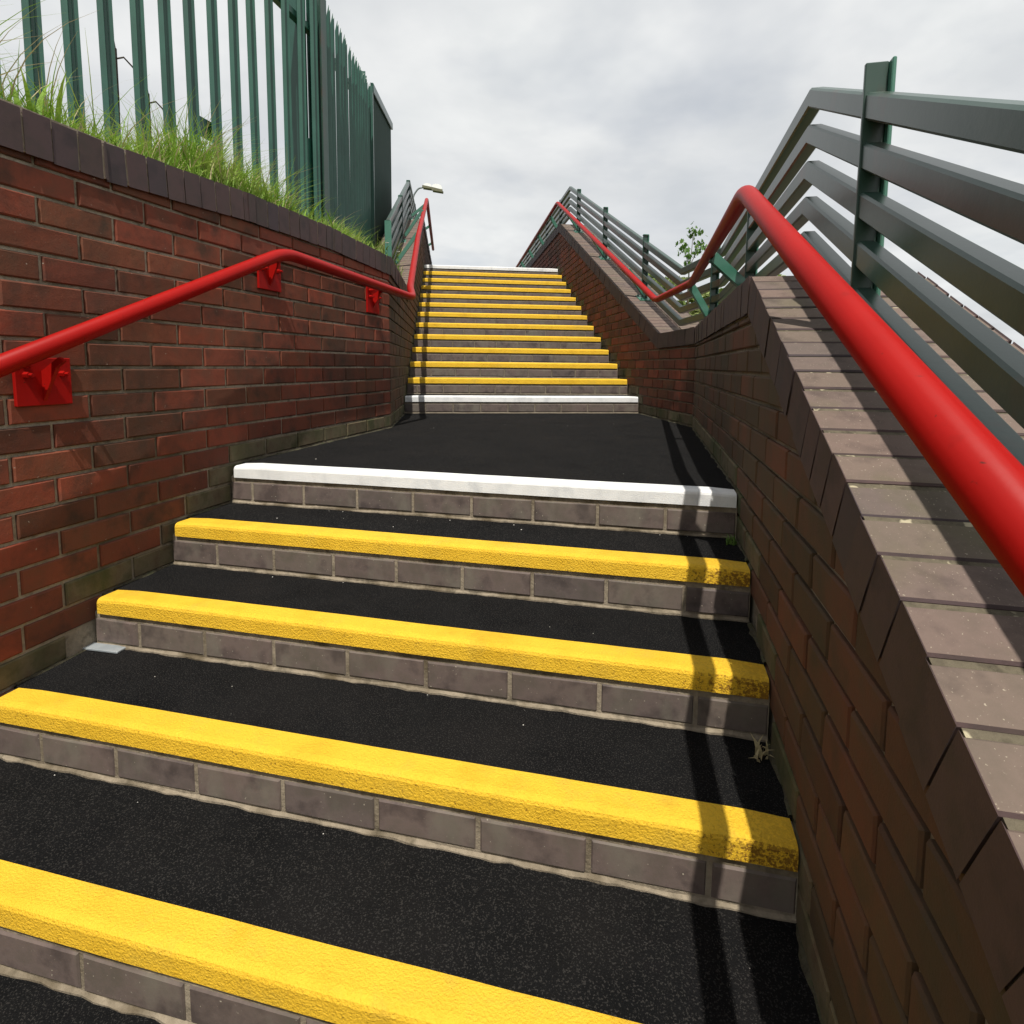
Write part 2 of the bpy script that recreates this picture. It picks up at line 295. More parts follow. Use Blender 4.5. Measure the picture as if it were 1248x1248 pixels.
def coping(F, parent, path, rows, height=.104, pitch=.0745, joint=.008, over=.010, width=.215, m=None, lift=0, rec=.006, mm='coping_mortar', m_top=None):
    """brick-on-edge coping along path = [(u, z_top), ...] in the wall plane"""
    dirs = [Vector((path[i+1][0]-path[i][0], path[i+1][1]-path[i][1])).normalized() for i in range(len(path)-1)]
    bm = bmesh.new(); top, bot = [], []          # mortar bed showing in the joints
    for i, p in enumerate(path):
        a = dirs[max(i-1, 0)]; b = dirs[min(i, len(dirs)-1)]; bi = (a+b).normalized(); nn = Vector((-bi.y, bi.x)); kk = 1/max(bi.dot(a), .3)
        top.append((p[0]-nn.x*.0035*kk, p[1]-nn.y*.0035*kk)); bot.append((p[0]-nn.x*(height-.002)*kk, p[1]-nn.y*(height-.002)*kk))
    dd = over-rec; wf = rows*width+(rows-1)*.010-rec-.002
    prism(bm, top+bot[::-1], lambda p: F(p[0], p[1]+lift, dd), lambda p: F(p[0], p[1]+lift, dd-wf)); link('coping_mortar', bm, MT[mm], parent)
    cum = 0
    for si, d in enumerate(dirs):
        p0, p1 = path[si], path[si+1]; Ls = math.hypot(p1[0]-p0[0], p1[1]-p0[1]); nrm = Vector((-d.y, d.x))
        n = int(Ls/pitch)+7; ph = -(cum % pitch); cum += Ls
        j0 = joint*.5 if si > 0 and d.dot(dirs[si-1]) < .99 else .0004; j1 = joint*.5 if si < len(dirs)-1 and d.dot(dirs[si+1]) < .99 else .0004
        for i in range(-3, n):
            a, b = ph+i*pitch+joint/2, ph+(i+1)*pitch-joint/2
            pts = [(p0[0]+d.x*x-nrm.x*h, p0[1]+d.y*x-nrm.y*h) for x, h in ((a, height), (b, height), (b, 0), (a, 0))]
            orig = list(pts)
            if si > 0: bi = (d+dirs[si-1]).normalized(); pts = clip(pts, p0[0]+bi.x*j0, p0[1]+bi.y*j0, bi.x, bi.y)
            else: pts = clip(pts, p0[0], p0[1], d.x, d.y)
            if len(pts) < 3: continue
            if si < len(dirs)-1: bi = (d+dirs[si+1]).normalized(); pts = clip(pts, p1[0]-bi.x*j1, p1[1]-bi.y*j1, -bi.x, -bi.y)
            else: pts = clip(pts, p1[0], p1[1], -d.x, -d.y)
            if len(pts) < 3 or area(pts) < .0004: continue
            full = same(pts, orig)
            for r in range(rows):
                jl = R.uniform(-.0015, .0015)+lift; d0 = over-r*(width+.010); 
                key = ('c', parent.name, si, r, R.randrange(3)) if full else None
                cx = sum(p[0] for p in pts)/len(pts); cz = sum(p[1] for p in pts)/len(pts)
                me = mesh_cache.get(key) if key else None
                if me is None:
                    bm = bmesh.new()
                    prism(bm, pts, lambda p: F.U*(p[0]-cx)+Vector((0, 0, p[1]-cz)), lambda p: F.U*(p[0]-cx)+Vector((0, 0, p[1]-cz))-F.N*width)
                    bev(bm, .003); bmesh.ops.recalc_face_normals(bm, faces=bm.faces)
                    me = bpy.data.meshes.new('coping_brick'); bm.to_mesh(me); bm.free(); me.materials.append(m)
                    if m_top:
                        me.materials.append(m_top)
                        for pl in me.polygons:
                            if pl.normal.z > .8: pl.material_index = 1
                    if key: mesh_cache[key] = me
                o = link('coping_brick', me, None, parent); o.location = F(cx, cz+jl, d0+R.uniform(-.0018, .0018))
def core(F, parent, outline, d0, d1, m, name='core'):
    bm = bmesh.new(); prism(bm, outline, lambda p: F(p[0], p[1], d0), lambda p: F(p[0], p[1], d1)); return link(name, bm, m, parent)

# ---- profile functions
def low_tread(y):                      # floor height along the lower flight and landing
    return 0 if y >= 0 else -RISE*math.ceil(-y/GO-1e-6)
def up_tread(s, s0):                   # along the upper flight; s0 = first riser
    if s < s0: return 0
    return min(13, math.floor((s-s0)/GU)+1)*RU_
YB = -2.6
# left lower wall
wl = thing('brick_wall', 'tall red brick wall left of the lower steps with grass along its dark coping', 'wall', (0, 0, 0))
sagt = lambda u: 1.047
core(F_LL, wl, [(YB, -1.75), (1.412, -1.75), (1.412, 1.035), (YB, 1.035)], -.0085, -.100, MT['wall_mortar'])
pathLL = [(YB, 1.000), (-.46, 1.022), (.15, 1.054), (.75, 1.062), (1.415, 1.040)]
lay_bricks(F_LL, wl, -2.05, 1.419, -1.2, .96, low_tread, [(0, .948, 0, -1)], .896, MT['red_brick'], MT['mossy_brick'], phase=.005, pitch=.2205)
coping(F_LL, wl, pathLL, 1, m=MT['coping'], height=.102, pitch=.0735, width=.102, rec=.0036, joint=.0105, mm='pale_mortar')
# right lower wall
wr = thing('brick_wall', 'brown shaded brick wall right of the lower steps, coping stepping down towards the viewer', 'wall', (0, 0, 0))
SR = .468
def rtop(y): return .664 if y > -.05 else .664+SR*(y+.05)
pathRL = [(YB, rtop(YB)), (-.05, .664), (2.05, .652)]
nR = Vector((-SR, 1)).normalized()
core(F_RL, wr, [(YB, -1.75), (2.055, -1.75), (2.055, .64), (-.045, .645), (YB, rtop(YB)-.02)], -.0105, -.43, MT['mortar'])
lay_bricks(F_RL, wr, -2.05, 2.046, -1.2, .6, low_tread, [(0, .545, 0, -1), (-.05, .664-.104*1.105, SR/1.104, -1/1.104)], .002, MT['brown_brick'], MT['mossy_brick'], phase=.06)
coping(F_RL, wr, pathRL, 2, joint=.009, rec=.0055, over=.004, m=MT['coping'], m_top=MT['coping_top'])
bm = bmesh.new()                        # wedge where the two wall lines meet in plan
tri = [Vector((.287, 2.052, 0)), Vector((.735, 2.052, 0)), Vector((.285, 2.05, 0))+DX*.45]
a = [bm.verts.new(p+Vector((0, 0, .02))) for p in tri]; b = [bm.verts.new(p+Vector((0, 0, .648))) for p in tri]
bm.faces.new(a[::-1]); bm.faces.new(b)
for i in range(3): bm.faces.new((a[i], a[(i+1) % 3], b[(i+1) % 3], b[i]))
link('corner_infill', bm, MT['coping_top'], wr)
# left upper wall
SL = .434
S0L, S0R = 1.052, 1.083
wlu = thing('brick_wall', 'dark brick wall left of the upper flight, rising beyond the wall corner', 'wall', (0, 0, 0))
zUL = lambda s: 1.043 if s < 1.55 else min(2.44, 1.043+SL*(s-1.55))
uxl = 1.55+(2.44-1.043)/SL
pathLU = [(0.0, 1.043), (1.55, 1.043), (uxl, 2.44), (8.4, 2.44)]
core(F_LU, wlu, [(0.004, -.1), (8.4, -.1), (8.4, 2.42), (uxl+.004, 2.42), (1.552, 1.022), (.004, 1.022)], -.0105, -.43, MT['mortar'])
cl = 1/math.hypot(SL, 1)
lay_bricks(F_LU, wlu, .002, 8.4, 0, 2.4, lambda s: up_tread(s, S0L)-.0, [(0, 2.335, 0, -1), (1.55, 1.043-.104*1.09, SL*cl, -cl)] , .896, MT['brown_brick'], MT['mossy_brick'], phase=.0) if False else None
def lay_two(F, par, u1, zf, zlow, ubreak, zhigh, uap, m, mlow, zref):
    hv = .104*math.hypot(SL, 1)
    lay_bricks(F, par, .002, ubreak, 0, zlow, zf, [(0, zlow-.104, 0, -1)], zref, m, mlow)
    lay_bricks(F, par, ubreak, uap, 0, zhigh, zf, [(ubreak, zlow-hv, SL*cl, -cl)], zref, m, mlow, phase=.0)
    lay_bricks(F, par, uap, u1, up_tread(9, 1)-.1, zhigh, lambda s: up_tread(9, 1)-.02, [(0, zhigh-.106, 0, -1)], zref, m, mlow, phase=.0)
lay_two(F_LU, wlu, 8.2, lambda s: up_tread(s, S0L), 1.043, 1.55, 2.44, uxl, MT['brown_brick'], MT['mossy_brick'], .896)
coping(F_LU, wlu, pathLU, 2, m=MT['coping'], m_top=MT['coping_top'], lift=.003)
# right upper wall
wru = thing('brick_wall', 'red-brown brick wall right of the upper flight, climbing to a pointed coping', 'wall', (0, 0, 0))
uxr = .65+(2.44-.640)/SL
pathRU = [(0.0, .650), (.65, .640), (uxr, 2.44), (11.6, 2.44)]
core(F_RU, wru, [(0.0, -.1), (11.6, -.1), (11.6, 2.42), (uxr+.004, 2.42), (.652, .62), (.0, .628)], -.0105, -.43, MT['mortar'])
lay_two(F_RU, wru, 11.4, lambda s: up_tread(s, S0R), .640, .65, 2.44, uxr, MT['red_brick'], MT['mossy_brick'], .002)
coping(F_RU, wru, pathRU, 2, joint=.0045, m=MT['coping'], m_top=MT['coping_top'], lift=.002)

def limit_parts(parent, name, keep=295):
    """keep the nearest pieces as parts of their own, join the rest into one part"""
    ch = [o for o in parent.children if o.name.split('.')[0] == name]
    if len(ch) <= keep: return
    cp = Vector((0, -1.879, .393)); ch.sort(key=lambda o: (o.location-cp).length); rest = ch[keep:]
    V, Fc, MI = [], [], []; mats = []
    for o in rest:
        b = len(V); Mx = Matrix.Translation(o.location) @ o.rotation_euler.to_matrix().to_4x4()
        V += [tuple(Mx @ v.co) for v in o.data.vertices]
        for p in o.data.polygons:
            Fc.append([b+i for i in p.vertices]); mm_ = o.data.materials[p.material_index]
            if mm_ not in mats: mats.append(mm_)
            MI.append(mats.index(mm_))
        bpy.data.objects.remove(o)
    me = bpy.data.meshes.new(name+'s'); me.from_pydata(V, [], Fc)
    for m_ in mats: me.materials.append(m_)
    for p, i in zip(me.polygons, MI): p.material_index = i
    o = bpy.data.objects.new('distant_'+name+'s', me); col.objects.link(o); o.parent = parent; o['kind'] = 'stuff'
for w_ in (wl, wr, wlu, wru):
    for n_ in ('brick', 'coping_brick'): limit_parts(w_, n_)

# ---------------------------------------------------------------- stairs
NOSE = [(0, -.049), (0, -.013), (.0025, -.006), (.008, -.0015), (.016, 0), (.069, 0), (.069, -.006), (.012, -.006), (.006, -.014), (.006, -.049)]
def nosing(F, u0, u1, m, parent, z0, tilt=0):
    """F(u, z, d): u across the step, d = into the step"""
    bm = bmesh.new(); n = 24
    rings = []
    for i in range(n+1):
        u = u0+(u1-u0)*i/n; wv = .0003*math.sin(u*5+tilt)+R.uniform(-.0002, .0002)
        e = .004 if i in (0, n) else 0
        rings.append([bm.verts.new(F(u, z0+p[1]+wv-(e if p[1] > -.02 else 0), p[0]+wv)) for p in NOSE])
    k = len(NOSE)
    for A, B in zip(rings, rings[1:]):
        for j in range(k): bm.faces.new((A[j], A[(j+1) % k], B[(j+1) % k], B[j]))
    bm.faces.new(rings[0]); bm.faces.new(rings[-1][::-1])
    return link('nosing', bm, m, parent)
def step(parent, G, width, z, zb, going, x0, m_nose, joints, pitch, nose_span, tread=True, label=None):
    """G(u, z, d): frame of this riser (d=0 at nosing front, growing uphill); z = tread, zb = tread below"""
    bm = bmesh.new()          # mortar bed and core of the step
    prism(bm, [(.0082, zb-.12), (.0082, z-.050), (.05, z-.006-.004), (going+.06, z-.010), (going+.06, zb-.12)], lambda p: G(x0, p[1], p[0]), lambda p: G(x0+width, p[1], p[0]))
    ml = MT['riser_mortar' if parent is lower else 'upper_mortar']; st = link('step', bm, ml, parent)
    # crooked mortar fillet at the foot
    bm = bmesh.new(); n = 60; a = []
    for i in range(n+1):
        u = x0+width*i/n; h = .005+.003*math.sin(u*7+z*31)*math.sin(u*23)+R.uniform(0, .003); dd = .006-R.uniform(0, .007)
        a.append([bm.verts.new(G(u, zb-.01, dd)), bm.verts.new(G(u, zb+h*.6, dd)), bm.verts.new(G(u, zb+h+.003, .0092))])
    for A, B in zip(a, a[1:]):
        for j in range(2): bm.faces.new((A[j], A[j+1], B[j+1], B[j]))
    link('mortar_fillet', bm, ml, st)
    # bricks
    class _G:
        U = (G(1, 0, 0)-G(0, 0, 0)).normalized(); N = (G(0, 0, 0)-G(0, 0, 1)).normalized()
        def __call__(s, u, zz, d=0): return G(u, zz, .0044-d)
    g = _G(); off = joints
    i0 = math.floor((x0-off)/pitch)-1; i1 = math.ceil((x0+width-off)/pitch)+1
    h0, h1 = zb+.014, z-.067
    for i in range(i0, i1):
        a_, b_ = max(off+i*pitch+.005, x0+.002), min(off+(i+1)*pitch-.005, x0+width-.002)
        if b_-a_ < .02: continue
        full = abs(b_-a_-(pitch-.01)) < 1e-6
        me, loc = brick_mesh([(a_, h0), (b_, h0), (b_, h1), (a_, h1)], g, m=MT['riser'], key=(f's{round(pitch,4)}_{round(h1-h0,3)}_{R.randrange(3)}' if full else None), depth=.03)
        o = link('brick', me, None, st); o.location = loc+g.N*R.uniform(-.0008, .0008)
    nosing(G, *nose_span, m_nose, st, z, tilt=z*40)
    if tread:
        bm = bmesh.new(); prism(bm, [(.0705, z-.012), (.0705, z-.004), (going+.019, z-.004), (going+.019, z-.012)], lambda p: G(x0, p[1], p[0]), lambda p: G(x0+width, p[1], p[0]))
        link('tread', bm, MT['asphalt'], st)
    return st
lower = thing('staircase', 'lower flight of black asphalt steps with thick yellow nosings and one white top edge', 'staircase', (0, 0, 0))
J0 = {0: (-1.258, .2205), 1: (-1.396, .2157), 2: (-1.416, .2205), 3: (-1.188, .2205)}
for k in range(0, 9):
    def G(u, z, d, k=k): return Vector((u, -k*GO+d, z))
    jo, pi = J0.get(k, (-1.30+R.uniform(-.1, .1), .2205))
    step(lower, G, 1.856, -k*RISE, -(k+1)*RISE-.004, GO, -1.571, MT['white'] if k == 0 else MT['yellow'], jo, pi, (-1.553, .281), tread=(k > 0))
upper = thing('staircase', 'upper flight of narrow yellow-edged steps with a white edge at top and bottom', 'staircase', (0, 0, 0))
for k in range(13):
    def G(u, z, d, k=k): return OUP+DX*u+DY*(k*GU+d)+Vector((0, 0, z))
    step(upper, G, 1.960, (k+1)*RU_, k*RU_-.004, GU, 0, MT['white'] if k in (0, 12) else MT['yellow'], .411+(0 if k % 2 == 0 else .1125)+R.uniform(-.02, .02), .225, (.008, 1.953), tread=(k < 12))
def sheet(name, pts, z, m, th=.3, kind='structure'):
    bm = bmesh.new(); a = [bm.verts.new((p[0], p[1], z)) for p in pts]; b = [bm.verts.new((p[0], p[1], z-th)) for p in pts]
    bm.faces.new(a); bm.faces.new(b[::-1]); n = len(pts)
    for i in range(n): bm.faces.new((a[i], a[(i+1) % n], b[(i+1) % n], b[i]))
    o = link(name, bm, m); o['kind'] = kind; return o
pR = Vector((-.08, 3.072, 0))+DY*.0; e0 = OUP+DY*.019; e1 = OUP+DX*1.958+DY*.019
sheet('landing', [(-1.571, .0705), (.285, .0705), (.285, 2.05), (e1.x, e1.y), (e0.x, e0.y), (-1.571, 1.42)], -.004, MT['asphalt'], .008)
t0 = OUP+DY*(12*GU+.0705); 
tp = [t0, t0+DX*1.96, t0+DX*1.96+DY*6.4, t0+DY*6.4]
sheet('upper_landing', [(p.x, p.y) for p in tp], 13*RU_-.004, MT['asphalt'], .3)
sheet('pavement', [(-1.571, -6.5), (.285, -6.5), (.285, -9*GO+GO+.02), (-1.571, -9*GO+GO+.02)], -9*RISE-.004, MT['paving'], .2)
# dropped litter and grit on the treads
bm = bmesh.new(); box(bm, (-1.548, -.592, -.4385), .17, .034, .006, ax=Vector((1, .03, 0)).normalized(), ay=Vector((-.03, 1, 0)).normalized()); bev(bm, .001)
tag(link('metal_strip', bm, MT['tin']), 'flat grey metal strip lying on the third yellow-edged tread by the riser', 'strip')
bm = bmesh.new()
lf = [(-.03, -.004), (-.012, -.016), (.012, -.014), (.032, .002), (.012, .015), (-.014, .013)]
vs_ = [bm.verts.new((p[0], p[1], .006+.01*abs(p[1])/.016)) for p in lf]; c_ = bm.verts.new((0, 0, .004))
for i in range(6): bm.faces.new((c_, vs_[i], vs_[(i+1) % 6]))
bmesh.ops.solidify(bm, geom=bm.faces[:], thickness=.0012)
o = tag(link('dead_leaf', bm, MT['deadleaf']), 'small orange dead leaf lying beside the right end of the landing riser', 'leaf'); o.location = (.06, 2.84, 0)
bm = bmesh.new()
for _ in range(40):
    kk = R.choice([0, 0, 0, 1, 1, 2, 3, 4]); y = -kk*GO+R.uniform(.09, .26) if kk else R.uniform(.1, 2.4)
    x = R.uniform(-1.5, .22); 
    if kk == 0 and y > 1.4: x = R.uniform(-1.45, .1)
    if R.random() < .45: y = -kk*GO+.285-abs(R.gauss(0, .012)) if kk else y
    s = R.uniform(.0006, .0022)*(1.3 if kk < 2 else 1)
    a3 = R.uniform(0, 6.3); p = Vector((x, y, -kk*RISE-.003))
    v = [bm.verts.new(p+Vector((math.cos(a3+q)*s*R.uniform(.7, 1.3), math.sin(a3+q)*s, 0))) for q in (0, 1.7, 3.2, 4.8)]; t_ = bm.verts.new(p+Vector((0, 0, s*.8)))
    for i in range(4): bm.faces.new((v[i], v[(i+1) % 4], t_))
o = link('grit', bm, MT['chip']); o['kind'] = 'stuff'

# ---------------------------------------------------------------- tubes, bars
def rounded(pts, rb, n=7):
    pts = [Vector(p) for p in pts]; o = [pts[0]]
    for i in range(1, len(pts)-1):
        a, b, c = pts[i-1], pts[i], pts[i+1]; r = min(rb, (a-b).length*.45, (c-b).length*.45)
        p, q = b+(a-b).normalized()*r, b+(c-b).normalized()*r
        for k in range(n+1):
            t = k/n; o.append(p*(1-t)**2+b*2*t*(1-t)+q*t*t)
    return o+[pts[-1]]
def tube(bm, pts, r, seg=20, r1=None):
    pts = [Vector(p) for p in pts]; n = len(pts); T = []
    for i in range(n):
        T.append(((pts[min(i+1, n-1)]-pts[max(i-1, 0)])).normalized())
    nx = T[0].orthogonal().normalized(); rings = []
    for i in range(n):
        nx = (nx-T[i]*nx.dot(T[i])).normalized(); ny = T[i].cross(nx); rr = r+(r1-r)*i/(n-1) if r1 is not None else r
        rings.append([bm.verts.new(pts[i]+(nx*math.cos(2*math.pi*k/seg)+ny*math.sin(2*math.pi*k/seg))*rr) for k in range(seg)])
    for A, B in zip(rings, rings[1:]):
        for k in range(seg): bm.faces.new((A[k], A[(k+1) % seg], B[(k+1) % seg], B[k]))
    for rg, s in ((rings[0], 1), (rings[-1], -1)):
        bm.faces.new(rg[::-s])
def sweep(bm, pts, prof):
    """prof: list of (side, up) points; mitred at every vertex"""
    pts = [Vector(p) for p in pts]; n = len(pts); D = [(pts[i+1]-pts[i]).normalized() for i in range(n-1)]; rings = []
    for i in range(n):
        di = D[max(i-1, 0)]; do = D[min(i, n-2)]; pn = (di+do).normalized(); d = di
        side = d.cross(Vector((0, 0, 1))).normalized(); u = side.cross(d)
        ring = []
        for a, b in prof:
            p = side*a+u*b; t = -(p.dot(pn))/(d.dot(pn)); ring.append(bm.verts.new(pts[i]+p+d*t))
        rings.append(ring)
    k = len(prof)
    for A, B in zip(rings, rings[1:]):
        for j in range(k): bm.faces.new((A[j], A[(j+1) % k], B[(j+1) % k], B[j]))
    bm.faces.new(rings[0]); bm.faces.new(rings[-1][::-1])
def octa(w, h, c=.005):
    x, y = w/2, h/2; return [(-x+c, -y), (x-c, -y), (x, -y+c), (x, y-c), (x-c, y), (-x+c, y), (-x, y-c), (-x, -y+c)]

# ---- red handrails
rr = .0245
hl = thing('handrail', 'red tubular handrail bolted to the left brick wall and climbing on past its corner', 'handrail', (0, 0, 0))
def PL(s, o, z): p = F_LU(s, z, o); return (p.x, p.y, p.z)
ptsL = [(-1.495, -2.35, .845-.425*2.62), (-1.495, .272, .848), PL(.15, .13, .818), PL(.5, .092, .93), PL(2.1, .065, 1.62), PL(4.62, .055, 2.665), PL(7.8, .05, 2.605)]
bm = bmesh.new(); tube(bm, rounded(ptsL[:2]+[ptsL[2]]+ptsL[3:], .085), rr); link('rail', bm, MT['red'], hl, smooth=True)
def wall_bracket(y, zr, zt, zb):
    ym = y+.072
    bm = bmesh.new(); box(bm, (-1.566, ym, (zt+zb)/2), .010, .145, zt-zb); bev(bm, .0015); pl = link('bracket_plate', bm, MT['red'], hl)
    bm = bmesh.new()   # gusset from the plate out to the rail
    q = [(0, zt-.035), (0, zt-.115), (.05, zr-.035), (.075, zr-.018), (.06, zr-.008)]
    prism(bm, q, lambda p: (-1.562+p[0], ym-.002-.005, p[1]), lambda p: (-1.562+p[0], ym-.002+.005, p[1])); link('gusset', bm, MT['red'], pl)
    for by, bz in ((ym-.048, (zt+zb)/2+.018), (ym+.045, (zt+zb)/2+.02), (ym-.048, zt-.018)):
        bm = bmesh.new(); tube(bm, [(-1.562, by, bz), (-1.545, by, bz)], .0085, 6); 
        tube(bm, [(-1.546, by, bz), (-1.534, by, bz)], .005, 8); link('bolt', bm, MT['red'], pl)
wall_bracket(.197, .855, .825, .696); wall_bracket(1.118, .83, .825, .683); wall_bracket(-.75, .41, .40, .275)
hr = thing('handrail', 'red tubular handrail on the right, passing close to the viewer and held by green struts', 'handrail', (0, 0, 0))
def PR(s, o, z): p = F_RU(s, z, -o); return (p.x, p.y, p.z)
k_ = (.352-.504)/(-1.277+.957)
def rz(y): return .504+.452*(y+.957)
ptsR = [(.25, -2.6, rz(-2.6)), (.25, -.106, .889), (.25, 2.055, .953), PR(.70, -.02, .931), PR(4.93, -.02, 2.775), PR(11.2, -.02, 2.69)]
ptsR[2] = (.25, 2.05, .938); ptsR[3] = PR(.70, -.02, .902)
bm = bmesh.new(); tube(bm, rounded(ptsR, .075), rr); link('rail', bm, MT['red'], hr, smooth=True)

# ---- green barrier railings on the copings
def bar_strut(parent, a, b, wide=.05, th=.022, m='green'):
    a, b = Vector(a), Vector(b); d = (b-a).normalized(); nn = d.cross(Vector((0, 0, 1))).normalized(); wv = nn.cross(d)
    bm = bmesh.new(); box(bm, (a+b)/2, (b-a).length, wide, th, d, wv, nn); bev(bm, .0015); return link('strut', bm, MT[m], parent)
def post(parent, P, U, Nin, h, slope, foot=True):
    """P on the coping; U along the railing; Nin towards the passage"""
    P, U, Nin = Vector(P), Vector(U).normalized(), Vector(Nin).normalized(); Z = Vector((0, 0, 1))
    bm = bmesh.new(); box(bm, P+Z*(h/2)+Nin*.004, .044, .010, h, Nin, U, Z); bev(bm, .002); po = link('post', bm, MT['rail_green'], parent)
    bm = bmesh.new(); box(bm, P+Z*(h/2)-Nin*.022, .008, .046, h, Nin, U, Z); bev(bm, .002); link('flange', bm, MT['green'], po)
    if foot:
        d = (U+Z*slope).normalized(); nn = (Z-U*slope).normalized()
        bm = bmesh.new(); box(bm, P+nn*.007-Nin*(.035 if abs(U.x) < .01 else 0), .085 if abs(U.x) < .01 else .12, .15, .010, Nin, d, nn); bev(bm, .002); fp = link('base_plate', bm, MT['green'], po)
        for a, b in ((.042, .055), (.042, -.055), (-.042, .055), (-.042, -.055)):
            bm = bmesh.new(); c = P+Nin*(a*.6-.035 if abs(U.x) < .01 else a)+d*b+nn*.012; tube(bm, [c, c+nn*.012], .008, 6); link('bolt', bm, MT['green'], fp)
    return po
TOPS = [.560, .448, .336, .225, .116]
RH = .050
rg = thing('railing', 'green five-bar metal railing on the right-hand coping, bending over the landing and up the steps', 'railing', (0, 0, 0))
RO = .157
K = Vector((.285, 2.05, 0))+Vector((RO, RO*math.tan(rad(19.71/2)), 0))
for t in TOPS:
    zc = t-RH/2
    yb = -.015
    za = .9*zc+.021; zu = .86*zc+.053
    ap = (.285+RO, yb, .664+za)
    pts = [(.285+RO, -2.55, .664+za+.470*(-2.55-yb)), ap, (K.x, K.y, .622+zu), PR(.62, RO, .598+zu), PR(4.86, RO, 2.455+zu), PR(11.3, RO, 2.455+zu)]
    bm = bmesh.new(); sweep(bm, pts, octa(.040, RH)); link('bar', bm, MT['rail_green'], rg)
def coprR(s): return .645 if s < .65 else min(2.44, .640+SL*(s-.65))
hp = TOPS[0]-.006
for y in (-1.83, -.495, 1.0):
    zc = rtop(y); post(rg, (.287+RO, y, zc-.004), (0, 1, 0), (-1, 0, 0), hp+(0 if y > -.05 else .02), SR if y < -.05 else 0)
for s in (.10, 1.5, 2.9, 4.3, 5.6, 6.9, 8.2, 9.5, 10.8):
    p = PR(s, RO+.002, coprR(s)-.003); post(rg, p, DY, -DX, hp+.006, SL if .65 < s < 4.8 else 0)
    if s > .1: bm = bmesh.new(); box(bm, Vector(p)+Vector((0, 0, hp+.012)), .05, .035, .006, DX, DY); link('cap', bm, MT['green'], rg)
def strut_R(s, y=None):
    if y is not None: a = (.262, y-.10, .892); b = (.445, y-.01, .745)
    else:
        zr = .955 if s < .3 else (.931+.436*(s-.70) if s < 4.93 else 2.76)
        a = PR(s-.03, -.012, zr-.03 if s < .3 else zr-.022); b = PR(s, .17, coprR(s)+.03)
    st = bar_strut(hr, a, b, .050, .022); return st
strut_R(0, 1.0); strut_R(0, -.40+.0) if False else None
strut_R(.10)
for s in (1.5, 2.9, 4.3, 5.6, 6.9, 8.2, 9.5): strut_R(s)
bar_strut(hr, (.262, -.46, rz(-.46)-.012), (.42, -.46, rtop(-.46)+.05), .040)
bar_strut(hr, (.262, -1.79, rz(-1.79)-.012), (.42, -1.79, rtop(-1.76)+.05), .040)

lgp = thing('railing', 'green five-bar metal railing on the left-hand coping above the weeds', 'railing', (0, 0, 0))
for t in TOPS:
    zc = t-RH/2
    pts = [PL(1.93, -.20, zUL(1.93)+zc-.045), PL(uxl+.02, -.20, 2.40+zc), PL(8.2, -.20, 2.40+zc)]
    bm = bmesh.new(); sweep(bm, pts, octa(.040, RH)); link('bar', bm, MT['rail_green'], lgp)
bm = bmesh.new(); P = Vector(PL(1.925, -.20, zUL(1.925))); box(bm, P+Vector((0, 0, .245)), .062, .012, .53, DX, DY); bev(bm, .002); link('end_plate', bm, MT['green'], lgp)
for s in (3.35, 4.68, 6.0, 7.3):
    p = PL(s, -.20, zUL(s)-.003); post(lgp, p, DY, DX, hp-.04, SL if s < uxl else 0)
    bm = bmesh.new(); box(bm, Vector(p)+Vector((0, 0, hp-.034)), .05, .035, .006, DX, DY); link('cap', bm, MT['green'], lgp)
def zrailL(s): return .818+.447*(s-.25) if s < 4.62 else 2.66
for s in (2.25, 3.45, 4.7, 6.0, 7.3):
    bar_strut(hl, PL(s, .05, zrailL(s)-.03), PL(s, -.16, zUL(s)+.04), .036)

# ---------------------------------------------------------------- terrain
def left_ground(x, y):
    v = Vector((x, y, 0))-Vector((-1.571, 1.42, 0)); s = v.dot(DY)
    b = (1.012 if y < -.3 else 1.045)+min(max(-1.67-x, 0)*.28, .12)+.01*math.sin(x*3+y*2)
    if s > 1.4: b = 1.0+min((s-1.4)*.36, 1.15)
    return b+.02*math.sin(x*7+1)*math.sin(y*6)
def right_ground(x, y):
    v = Vector((x, y, 0))-Vector((.285, 2.05, 0)); s = v.dot(DY); o = v.dot(DX) if s > 0 else x-.285
    b = .38 if y > 0 else max(.38+.48*y, -1.7)
    if s > .6: b += min((s-.6)*.36, 1.5)
    b = max(b-max(o-.5, 0)*.45, -1.78)
    return b+.02*math.sin(x*3+1)*math.sin(y*2.2)
def terrain(name, cols_fn, rows, ncol, h, m):
    bm = bmesh.new(); g = []
    for r_ in rows:
        line = []
        for i in range(ncol+1):
            x, y = cols_fn(r_, i/ncol); line.append(bm.verts.new((x, y, h(x, y))))
        g.append(line)
    for A, B in zip(g, g[1:]):
        for i in range(ncol): bm.faces.new((A[i], A[i+1], B[i+1], B[i]))
    o = link(name, bm, m, smooth=True); o['kind'] = 'structure'; return o
def left_cols(t, f):     # from the wall's back face outwards
    if t < 0: base = Vector((-1.662, 1.42+t, 0)); d = Vector((-1, -.02, 0))
    else: base = Vector((-1.571, 1.42, 0))+DY*t-DX*(.10+min(t, .4)/.4*.31); d = -DX
    p = base+d*(f**2.2*22); return p.x, p.y
terrain('embankment', left_cols, [-8+i*.4 for i in range(20)]+[i*.3 for i in range(0, 40)]+[12+i for i in range(8)], 26, left_ground, MT['dry'])
def right_cols(t, f):
    if t < 0: base = Vector((.705, 2.05+t, 0)); d = Vector((1, 0, 0))
    else: base = Vector((.285, 2.05, 0))+DY*t+DX*.42; d = DX
    p = base+d*(f**2.0*26); return p.x, p.y
terrain('bank', right_cols, [-9+i*.5 for i in range(18)]+[i*.4 for i in range(0, 30)]+[12+i for i in range(8)], 26, right_ground, MT['field'])
